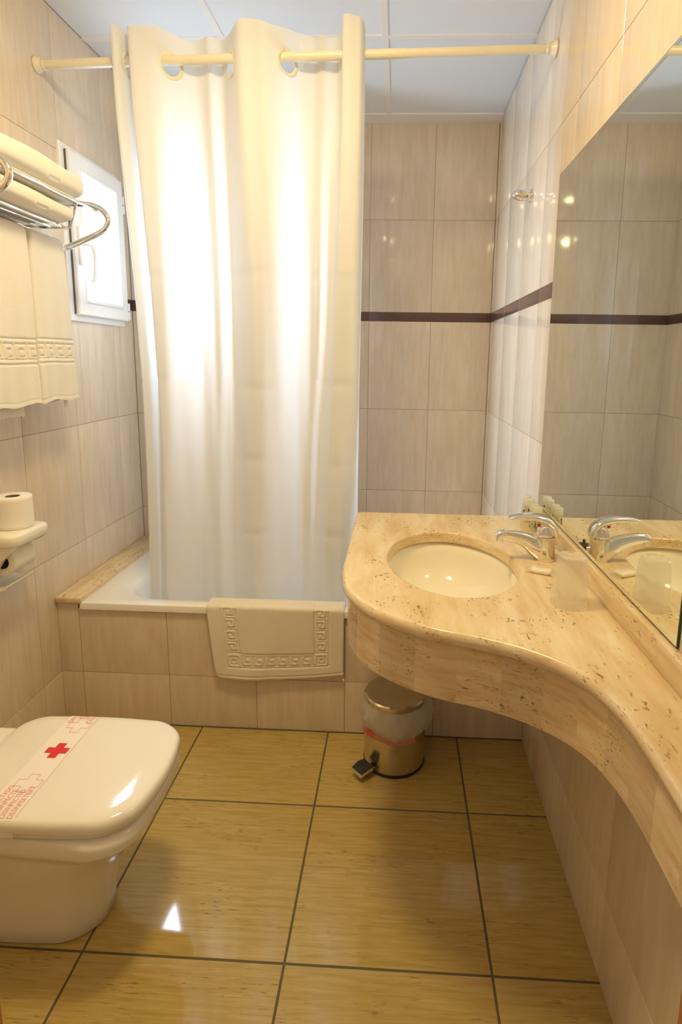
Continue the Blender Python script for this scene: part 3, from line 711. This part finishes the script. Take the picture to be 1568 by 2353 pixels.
def folded_towel(y0, y1, x0, x1, z0, z1, seed, label, layers):
    """folded towel: rounded fold on the room side, loose layer ends on top/bottom"""
    rnd = random.Random(seed); zc = (z0+z1)/2; hz = (z1-z0)/2; xc = (x0+x1)/2; hx2 = (x1-x0)/2
    t = thing('folded_bath_towel', (xc, (y0+y1)/2, z0), label, 'towel', 'folded bath towels on the rack shelf')
    n_s = 80; rings = []; n_r = 160
    for r_ in range(n_r):
        y = y0+(y1-y0)*r_/(n_r-1); e = min(y-y0, y1-y); k = 1-.38*max(0, 1-e/.02)**2.2
        ring_ = []
        for i in range(n_s):
            a = 2*PI*i/n_s; c_, s_ = math.cos(a), math.sin(a)
            ex = abs(c_)**(.62)*math.copysign(1, c_); ez = abs(s_)**(.62)*math.copysign(1, s_)
            x = xc+hx2*ex*(1-.1*max(0, 1-e/.012)**2); z_ = zc+hz*ez*k
            sag = .006*math.sin(y*9+seed)+.003*math.sin(y*23+i*.05)
            if c_ > .2:
                u = y-(y0+y1)/2
                for (yy, ww) in ((y1-.13, .0045), (y1-.20, .0045)): x -= .0045*math.exp(-((y-yy)/ww)**2)
                if y1-.19 < y < y1-.14:
                    for zt_ in (.35, -.1, -.5): x -= .0035*math.exp(-((ez-zt_)/.09)**2)
            ring_.append((x, y, z_+sag*(.6 if s_ > 0 else .15)))
        rings.append(ring_)
    build(MB().loft(rings), 'towel_cloth', 'towel', t, smooth=70)
    return t
folded_towel(1.50, 1.885, -1.235, -1.040, 1.806, 1.868, 1, 'folded cream towel lying in the rack shelf under another one', 3)
folded_towel(1.46, 1.925, -1.225, -1.022, 1.886, 1.968, 5, 'thick folded cream towel lying on top of the rack shelf', 4)
# thin layered sheet between them
mb = MB()
for k in range(4):
    mb.box(-1.22, -1.043+.003*k, 1.49, 1.90-.006*k, 1.8690+k*.0042, 1.8690+k*.0042+.0036, .0015, 2)
build(mb, 'folded_hand_towel', 'towel', None, (-1.14, 1.7, 1.869), label='thin folded towel in many layers, between the two folded bath towels', cat='towel', group='folded towels on the rack')

# ------------------------------------------------------------------ toilet roll holder
t = thing('toilet_roll_holder', (XL, 1.63, .72), 'white ceramic toilet roll holder with a shelf top on the left wall', 'holder')
HY0, HY1 = 1.560, 1.742
zt = .869
mb = MB()
rg = []
for dz, ins in ((-.036, .004), (-.030, 0), (-.008, 0), (-.002, .003), (0, .009)):
    pts = rrect((XL+-1.108)/2, (HY0+HY1)/2, (-1.108-XL)/2-ins, (HY1-HY0)/2-ins, .032, 10)
    rg.append([(x, y, zt+dz+.03*0) for x, y in pts])
rg = [[(max(x, XL+.001), y, z_) for x, y, z_ in r_] for r_ in rg]
shelf = build(MB().loft(rg), 'shelf_top', 'holder', t, smooth=60)
def cheek(y0, y1, deep):
    prof = [(XL+.001, zt-.02), (-1.117, zt-.02), (-1.117, zt-.036), (-1.123, zt-.045), (-1.140, zt-.058), (-1.163, zt-.080), (-1.180, zt-.105), (-1.190, zt-.14), (-1.20, zt-.168), (XL+.001, zt-.172)]
    prof = [(x, z_ if z_ > zt-.05 else zt-.05-(zt-.05-z_)*deep) for x, z_ in prof]
    return MB().loft([[(x, y0, z_) for x, z_ in prof], [(x, y1, z_) for x, z_ in prof]])
o = build(cheek(HY0+.012, HY0+.030, 1.0), 'side_cheek', 'holder', t, smooth=40)
o = build(cheek(HY1-.036, HY1-.018, .35), 'side_cheek', 'holder', t, smooth=40)
build(MB().box(XL+.001, XL+.02, HY0+.01, HY1-.01, zt-.172, zt-.01, .006, 3), 'back_plate', 'holder', t)
P = catmull([(XL+.012, 0, zt-.16), (XL+.05, 0, zt-.172), (XL+.085, 0, zt-.168), (XL+.095, 0, zt-.160)], 5)
build(MB().loft([[(p.x, y, p.z) for p in P]+[(p.x, y, p.z-.007) for p in P[::-1]] for y in (HY0+.02, HY1-.03)]), 'lower_lip', 'holder', t, smooth=40)
def roll(cx_, cy2, z0_, z1_, R_, axis, name, label):
    o3 = (cx_, cy2, z0_) if axis == 'z' else (cx_, z0_, cy2)
    t = thing(name, o3, label, 'toilet roll')
    jit = (lambda a, h: .006*math.sin(9*a+h*30)*math.sin(a*2)) if axis == 'z' else None
    pr = [(.021, z0_+.001), (R_-.002, z0_), (R_, z0_+.002)]+[(R_+.0004*math.sin(k*2.2), z0_+.002+(z1_-z0_-.004)*k/10) for k in range(1, 10)]+[(R_, z1_-.002), (R_-.002, z1_), (.021, z1_-.001), (.021, z0_+.001)]
    build(MB().lathe(cx_, cy2, pr, 64, axis=axis, cap0=False, cap1=False, jit=jit), 'paper', 'tissue', t, smooth=50)
    build(MB().lathe(cx_, cy2, [(.0208, z0_+.003), (.0208, z1_-.002), (.0195, z1_-.002), (.0195, z0_+.003)], 40, axis=axis, cap0=False, cap1=False), 'cardboard_core', 'card', t, smooth=50)
    return t
roll(-1.179, 1.668, zt+.0005, zt+.098, .053, 'z', 'toilet_roll', 'white toilet roll standing on the ceramic holder')
roll(-1.180, zt-.092, HY0+.036, HY0+.136, .043, 'y', 'toilet_roll', 'white toilet roll held inside the ceramic holder')

# ------------------------------------------------------------------ toilet
TYc = 1.219
t = thing('toilet', (-.95, TYc, 0), 'cream porcelain toilet with closed lid and paper disinfection strip', 'toilet')
def dshape(x0, x1, yc, hw0, hw1, rf, rb_, z, n=14, zt=None, bulge=.02):
    """plan: back x0 (half width hw0) to front x1 (half width hw1), bulging front"""
    pts = []
    rb_ = min(rb_, hw0*.98); rf = min(rf, hw1*.98)
    def arc(cx_, cy2, rx, ry, a0, a1):
        for i in range(n+1):
            a = a0+(a1-a0)*i/n; pts.append((cx_+rx*math.cos(a), cy2+ry*math.sin(a)))
    arc(x1-rf, yc-hw1+rf, rf, rf, -PI/2, 0)
    for i in range(1, 6): u = -1+2*i/6; pts.append((x1, yc+u*(hw1-rf)))
    arc(x1-rf, yc+hw1-rf, rf, rf, 0, PI/2)
    for i in range(1, 6): u = i/6; hw = hw1+(hw0-hw1)*u+.006*math.sin(PI*u); pts.append((x1-rf+(x0+rb_-x1+rf)*u, yc+hw))
    arc(x0+rb_, yc+hw0-rb_, rb_, rb_, PI/2, PI)
    for i in range(1, 6): u = 1-2*i/6; pts.append((x0, yc+u*(hw0-rb_)))
    arc(x0+rb_, yc-hw0+rb_, rb_, rb_, PI, 3*PI/2)
    for i in range(1, 6): u = i/6; hw = hw0+(hw1-hw0)*u+.006*math.sin(PI*u); pts.append((x0+rb_+(x1-rf-x0-rb_)*u, yc-hw))
    bl = bulge*min(1, hw1/.16)
    return [(x+bl*(1-min(1, abs(y-yc)/hw1)**2)*max(0, min(1, (x-x0)/(x1-x0)))**2, y, z) for x, y in pts]
ZL = .421
def D(dx, z, hw=.183, x1=-.573, x0=-1.0, rf=.070, rb_=.07, bulge=.038): return dshape(x0+dx, x1-dx, TYc, hw-dx, hw-dx, rf, rb_, z, bulge=bulge)
rings = [D(.010, ZL-.038), D(.003, ZL-.034), D(0, ZL-.027), D(.001, ZL-.014), D(.004, ZL-.007), D(.010, ZL-.003), D(.03, ZL-.0005), D(.06, ZL+.0002), D(.12, ZL+.0003)]
lid = build(MB().loft(rings), 'lid', 'porc', t, smooth=60)
build(MB().loft([D(.016, ZL-.050), D(.012, ZL-.049), D(.012, ZL-.042), D(.016, ZL-.0405)]), 'seat_ring', 'porc', t, smooth=60)
def Pn(x1, hw, z, rf, x0=-1.20, hw0=.145, bulge=.024): return dshape(x0, x1-.009, TYc, hw0, hw, rf, .03, z, bulge=bulge)
rings = [Pn(-.712, .092, 0, .085, hw0=.088), Pn(-.707, .096, .006, .085, hw0=.09), Pn(-.702, .099, .05, .085, hw0=.092), Pn(-.692, .106, .12, .085, hw0=.10), Pn(-.668, .122, .19, .09, hw0=.11), Pn(-.636, .146, .25, .09, hw0=.125),
         Pn(-.606, .160, .290, .09, hw0=.135), Pn(-.594, .167, .308, .085, hw0=.14), Pn(-.574, .180, .318, .08, hw0=.14), Pn(-.563, .187, .334, .078, hw0=.14), Pn(-.560, .189, .356, .078, hw0=.14), Pn(-.566, .185, .368, .078, hw0=.14), Pn(-.59, .17, .371, .07, hw0=.135)]
build(MB().loft(rings), 'pan', 'porc', t, smooth=60)
build(MB().box(XL+.002, -.985, TYc-.148, TYc+.148, .30, .405, .02, 4), 'rear_deck', 'porc', t)
for y in (TYc-.075, TYc+.075):
    build(MB().lathe(-.992, .405, [(.011, y-.02), (.012, y-.018), (.012, y+.018), (.011, y+.02)], 16, axis='y'), 'hinge', 'porc', t)
# paper disinfection strip wrapped over the lid
t = thing('paper_strip', (-.836, TYc, ZL), 'pale paper strip with red crosses and lettering across the toilet lid', 'paper strip')
SX0, SX1 = -.876, -.797
rows = []
hwL = .183+.004
path = [(-hwL-.0012, ZL-.040), (-hwL-.0014, ZL-.028), (-hwL-.0005, ZL-.016), (-hwL+.004, ZL-.0065), (-hwL+.012, ZL-.0015), (-hwL+.025, ZL+.0010), (-hwL+.05, ZL+.0014)]
path = path+[(y, ZL+.0014) for y in np.linspace(-.12, .12, 9)]+[(-y, z_) for y, z_ in path[::-1]]
P = [[(x, TYc+y, z_) for x in np.linspace(SX0, SX1, 3)] for y, z_ in path]
P2 = [[(x, TYc+y, z_-.0005) for x in np.linspace(SX0, SX1, 3)] for y, z_ in path]
strip = build(MB().grid(P), 'strip_band', 'paper', t, smooth=60)
ZI = ZL+.0018
def surf_z(y):
    a = abs(y-TYc)
    for (y0_, z0_), (y1_, z1_) in zip(path[:8], path[1:8]):
        if -y1_ <= a <= -y0_: return z0_+(z1_-z0_)*((-y0_-a)/max(1e-6, -y0_+y1_))+.0004
    return ZI
def cross_pts(cx_, cy2, s_, w_):
    return [(cx_-w_, cy2-s_), (cx_+w_, cy2-s_), (cx_+w_, cy2-w_), (cx_+s_, cy2-w_), (cx_+s_, cy2+w_), (cx_+w_, cy2+w_), (cx_+w_, cy2+s_), (cx_-w_, cy2+s_), (cx_-w_, cy2+w_), (cx_-s_, cy2+w_), (cx_-s_, cy2-w_), (cx_-w_, cy2-w_)]
xm = (SX0+SX1)/2+.006
build(MB().add([(x, y, ZI) for x, y in cross_pts(xm, 1.252, .0275, .0105)], [tuple(range(12))]), 'red_cross', 'red', t, smooth=0)
for yy in (1.14, 1.352):
    a = cross_pts(xm, yy, .029, .0115); b_ = cross_pts(xm, yy, .0279, .0104)
    mb = MB(); mb.add([(x, y, surf_z(y)) for x, y in a]+[(x, y, surf_z(y)) for x, y in b_], [(i, (i+1) % 12, 12+(i+1) % 12, 12+i) for i in range(12)])
    build(mb, 'outlined_cross', 'redline', t, smooth=0)
def text_part(body, x, y, size, length, parent):
    cu = bpy.data.curves.new('lettering', 'FONT'); cu.body = body; cu.size = size; cu.fill_mode = 'BOTH'; cu.space_character = 1.0; cu.resolution_u = 3
    ob = bpy.data.objects.new('tmp', cu); COL.objects.link(ob)
    dg = bpy.context.evaluated_depsgraph_get(); me = bpy.data.meshes.new_from_object(ob.evaluated_get(dg))
    bpy.data.objects.remove(ob)
    xs = [v.co.x for v in me.vertices]; k = length/(max(xs)-min(xs)); x0 = min(xs)
    org = root_of(parent).location
    for v in me.vertices:
        u, w_ = (v.co.x-x0)*k, v.co.y
        v.co = Vector((x-w_, y+u, surf_z(y+u)))-org
    me.materials.clear(); me.materials.append(M['redline']); me.name = 'lettering'
    o = bpy.data.objects.new('lettering', me); COL.objects.link(o); o.parent = parent
words = ('DESINFECTADO', 'DESINFECTE', 'DISINFECTED', 'DESINFEKTIERT')
for yy, sc in ((1.041, 1.0), (1.385, 1.0)):
    for i, (wd, ln) in enumerate(zip(words, (.088, .077, .078, .088))):
        if yy > 1.3: wd = wd[:2] if False else wd
        st = yy+(0 if i in (0, 3) else 0)
        if yy < 1.3: text_part(wd, SX0+.020+i*.0172, st, .0175, ln, t)
for i, wd in enumerate(('DESINFEC', 'DESINF', 'DISINF', 'DESINFEC')):
    y_s = 1.366 if i in (0, 3) else 1.384
    text_part(wd[:3] if i in (1, 2) else wd[:4], SX0+.020+i*.0172, y_s-.004, .0175, .034 if i in (0, 3) else .015, t)

# ------------------------------------------------------------------ pedal bin
BX, BY, BR = .014, 1.8385, .1065
t = thing('pedal_bin', (BX, BY, 0), 'brass-toned steel pedal bin with plastic liner under the counter', 'bin')
build(MB().lathe(BX, BY, [(BR+.001, 0), (BR+.002, .003), (BR+.002, .010), (BR, .012)], 64), 'base_ring', 'black', t, label='black plastic base ring')
build(MB().lathe(BX, BY, [(BR, .011), (BR, .236), (BR-.002, .236), (BR-.002, .02)], 72, cap0=False, cap1=False), 'bin_body', 'steel', t, smooth=40)
build(MB().lathe(BX, BY, [(BR-.002, .240), (BR+.001, .238), (BR+.0015, .242), (BR+.001, .256), (BR-.004, .2605), (BR-.012, .261), (BR-.016, .2595), (.05, .2625), (.005, .2635)], 72), 'bin_lid', 'steel', t, smooth=35)
P = []
def bagr(a, v):
    # v 0 top (under lid) .. 1 bottom hem ; bulges more on the right, hangs lower in front
    bul = .019+.006*math.cos(a+.2)+.004*math.sin(3*a+1)+.003*math.sin(7*a)
    r_ = BR+.003+bul*math.sin(PI*min(1, v*1.05))**.8*(.55+.75*v)+(.004*math.sin(11*a+7*v)+.003*math.sin(23*a-9*v+1)+.002*math.sin(41*a+13*v))*v*(1.15-v)*2
    zb = .156-.018*math.cos(a+PI/2+.5)+.010*math.sin(a*2)+.004*math.sin(5*a)
    return r_, .241+(zb-.241)*v
na = 120
for j in range(15):
    v = j/14; P.append([(BX+bagr(a, v)[0]*math.cos(a), BY+bagr(a, v)[0]*math.sin(a), bagr(a, v)[1]) for a in [2*PI*i/na for i in range(na+1)]])
liner = thing('bin_liner', (BX, BY, .15), 'translucent white bin liner with red drawstring hem around the pedal bin', 'bin liner')
build(MB().grid(P), 'liner_film', 'bag', liner, smooth=60)
P = []
for j, (dr, dzz) in enumerate(((.0005, .006), (.003, .002), (.004, -.006), (.0035, -.013), (.0, -.018), (-.004, -.014))):
    P.append([(BX+(bagr(a, 1)[0]+dr)*math.cos(a), BY+(bagr(a, 1)[0]+dr)*math.sin(a), bagr(a, 1)[1]+dzz+.004*math.sin(3*a)) for a in [PI*.88+(PI*.83)*i/70 for i in range(71)]])
build(MB().grid(P), 'drawstring_hem', 'bagred', liner, smooth=60, label='pinkish red hem')
P = []
for j, dzz in enumerate((.004, -.006, -.016)):
    P.append([(BX+(bagr(a, 1)[0]+.0055)*math.cos(a), BY+(bagr(a, 1)[0]+.0055)*math.sin(a), bagr(a, 1)[1]+dzz+.003) for a in [PI*1.18+(PI*.10)*i/12 for i in range(13)]])
build(MB().grid(P), 'red_tab', 'bagfill', liner, smooth=60, label='bright red drawstring tab')
# pedal
pd = Vector((-.72, -.69, 0)).normalized(); pn = Vector((-pd.y, pd.x, 0)); pc = Vector((BX, BY, 0))+pd*(BR-.01)
def pp(u, v, z_): q = pc+pd*u+pn*v; return (q.x, q.y, z_)
ped = build(MB().loft([[pp(.0, -.012, .012), pp(.0, .012, .012), pp(.0, .012, .02), pp(.0, -.012, .02)], [pp(.06, -.012, .018), pp(.06, .012, .018), pp(.06, .012, .026), pp(.06, -.012, .026)]]), 'pedal_arm', 'black', t)
pts_o = [(.018, -.027), (.046, -.030), (.078, -.026), (.078, .026), (.046, .030), (.018, .027)]
zz_ = [.036, .040, .033, .033, .040, .036]
build(MB().loft([[pp(u*1.0, v*.95, z_-.012) for (u, v), z_ in zip(pts_o, zz_)], [pp(u, v, z_-.002) for (u, v), z_ in zip(pts_o, zz_)], [pp(.047+(u-.047)*.97, v*.97, z_) for (u, v), z_ in zip(pts_o, zz_)]]), 'pedal_plate', 'chrome', ped)
build(MB().add([pp(.047+(u-.047)*.93, v*.93, z_+.0012) for (u, v), z_ in zip(pts_o, zz_)]+[pp(.047+(u-.047)*.93, v*.93, z_+.0) for (u, v), z_ in zip(pts_o, zz_)], [(0, 1, 4, 5), (1, 2, 3, 4)]+[(i, (i+1) % 6, 6+(i+1) % 6, 6+i) for i in range(6)]), 'pedal_pad', 'black', ped)

# ------------------------------------------------------------------ bath mat over the tub rim
t = thing('bath_mat', (-.42, YT, .25), 'cream terry bath mat with Greek key border draped over the tub rim', 'bath mat')
nu, nv = 250, 190
Lf = .285; Lb = .20
U = np.linspace(0, 1, nu); Vv = np.linspace(-Lb, Lf, nv)
X = np.zeros((nv, nu)); Y = np.zeros((nv, nu)); Z = np.zeros((nv, nu))
yf = YT-.012-.006; zt_ = TZ+.007
for j, v in enumerate(Vv):
    for i, u in enumerate(U):
        # v: distance from the front top edge of the rim; negative goes over the rim into the tub
        r_ = .010
        if v >= r_*PI/2: yy, zz2, q = yf, zt_-r_-(v-r_*PI/2), (v)/Lf
        elif v >= 0: a = v/r_; yy, zz2, q = yf+r_-r_*math.sin(a), zt_-r_+r_*math.cos(a), 0
        elif v > -.052: yy, zz2, q = yf+r_-v, zt_, 0
        else: d = -v-.052; yy, zz2, q = yf+r_+.052+min(d, .012)+.12*max(0, d-.012), zt_-max(0, d-.006), 0
        q = max(0, min(1, q))
        xl = -.684+.032*q**1.1; xr = -.178-.001*q
        # rounded lower-left corner
        X[j, i] = xl+(xr-xl)*u
        fold = .006*math.sin(u*5.2+1)*q+.004*math.sin(u*13+q*4)*q
        Y[j, i] = yy-max(0, fold)-.002*q
        low = .012*q*math.sin(u*PI*.9+.3)-.045*q*u*u
        if u < .05 and q > .88: zz2 += .014*((.05-u)/.05)**2*(q-.88)/.12
        Z[j, i] = zz2-low*.6
UU, VV = np.meshgrid(U*.49, Vv)
c_ = .045
g = key_groove(UU-.104, (VV-.190), c_, .0030)*((UU > .100) & (UU < .385))
mV = (VV > -.02) & (VV < .188)
gl = key_groove(VV, UU-.056, c_, .0030)*mV; gr = key_groove(VV, UU-.386, c_, .0030)*mV
sq = 0
for (u0, v0) in ((.056+c_/2, .190+c_/2), (.386+c_/2, .190+c_/2)):
    dd = np.maximum(abs(UU-u0), abs(VV-v0)); sq = sq+np.exp(-((dd-.0140)/.0028)**2)+np.exp(-((dd-.0035)/.0025)**2)
inn = ((UU > .101) & (UU < .386))
g = np.where(inn & (VV > .184), g, 0)+gl+gr+sq
g = g+line_groove(VV, .186, .0025)*inn+line_groove(VV, .2385, .0025)*((UU > .050) & (UU < .436))+line_groove(UU, .1035, .0025)*mV+line_groove(UU, .384, .0025)*mV+line_groove(UU, .051, .0025)*(VV > -.02)*(VV < .2385)+line_groove(UU, .435, .0025)*(VV > -.02)*(VV < .2385)
g = g+line_groove(VV, Lf-.012, .0018)*.8
g = np.clip(g, 0, 1.2)
gy = np.where(VV > .012, g, 0)*.0048; gz = np.where(VV <= .012, g, 0)*.0035
def mat_pt(j, i, th):
    v = Vv[j]; ny, nz = (-1, 0) if v > .0157 else ((0, 1) if v < 0 else (-math.sin(v/.010), math.cos(v/.010)))
    if v < -.058: ny, nz = (1, 0)
    e = min(i, nu-1-i, nv-1-j)/4.; th2 = th*(1 if e > 1 else (.35+.65*math.sqrt(e)))
    return (X[j, i], Y[j, i]+ny*th2+(gy[j, i] if th > 0 else 0), Z[j, i]+nz*th2-(gz[j, i] if th > 0 else 0))
outer = [[mat_pt(j, i, .0035) for i in range(nu)] for j in range(nv)]; inner_ = [[mat_pt(j, i, -.0035) for i in range(nu)] for j in range(nv)]
mb = MB().grid(outer); mb.grid(inner_, flip=True)
NN = nu*nv
bd = [(0, i) for i in range(nu)]+[(j, nu-1) for j in range(1, nv)]+[(nv-1, i) for i in range(nu-2, -1, -1)]+[(j, 0) for j in range(nv-2, 0, -1)]
for a in range(len(bd)):
    p, q = bd[a], bd[(a+1) % len(bd)]; i1, i2 = p[0]*nu+p[1], q[0]*nu+q[1]; mb.f.append((i1, i2, NN+i2, NN+i1)); mb.m.append(0); mb.t.append(None)
build(mb, 'mat_cloth', 'mat', t, smooth=60)
build(MB().box(-.181, -.174, yf-.004, yf+.0, .222, .232, .001), 'care_loop', 'mat', t)
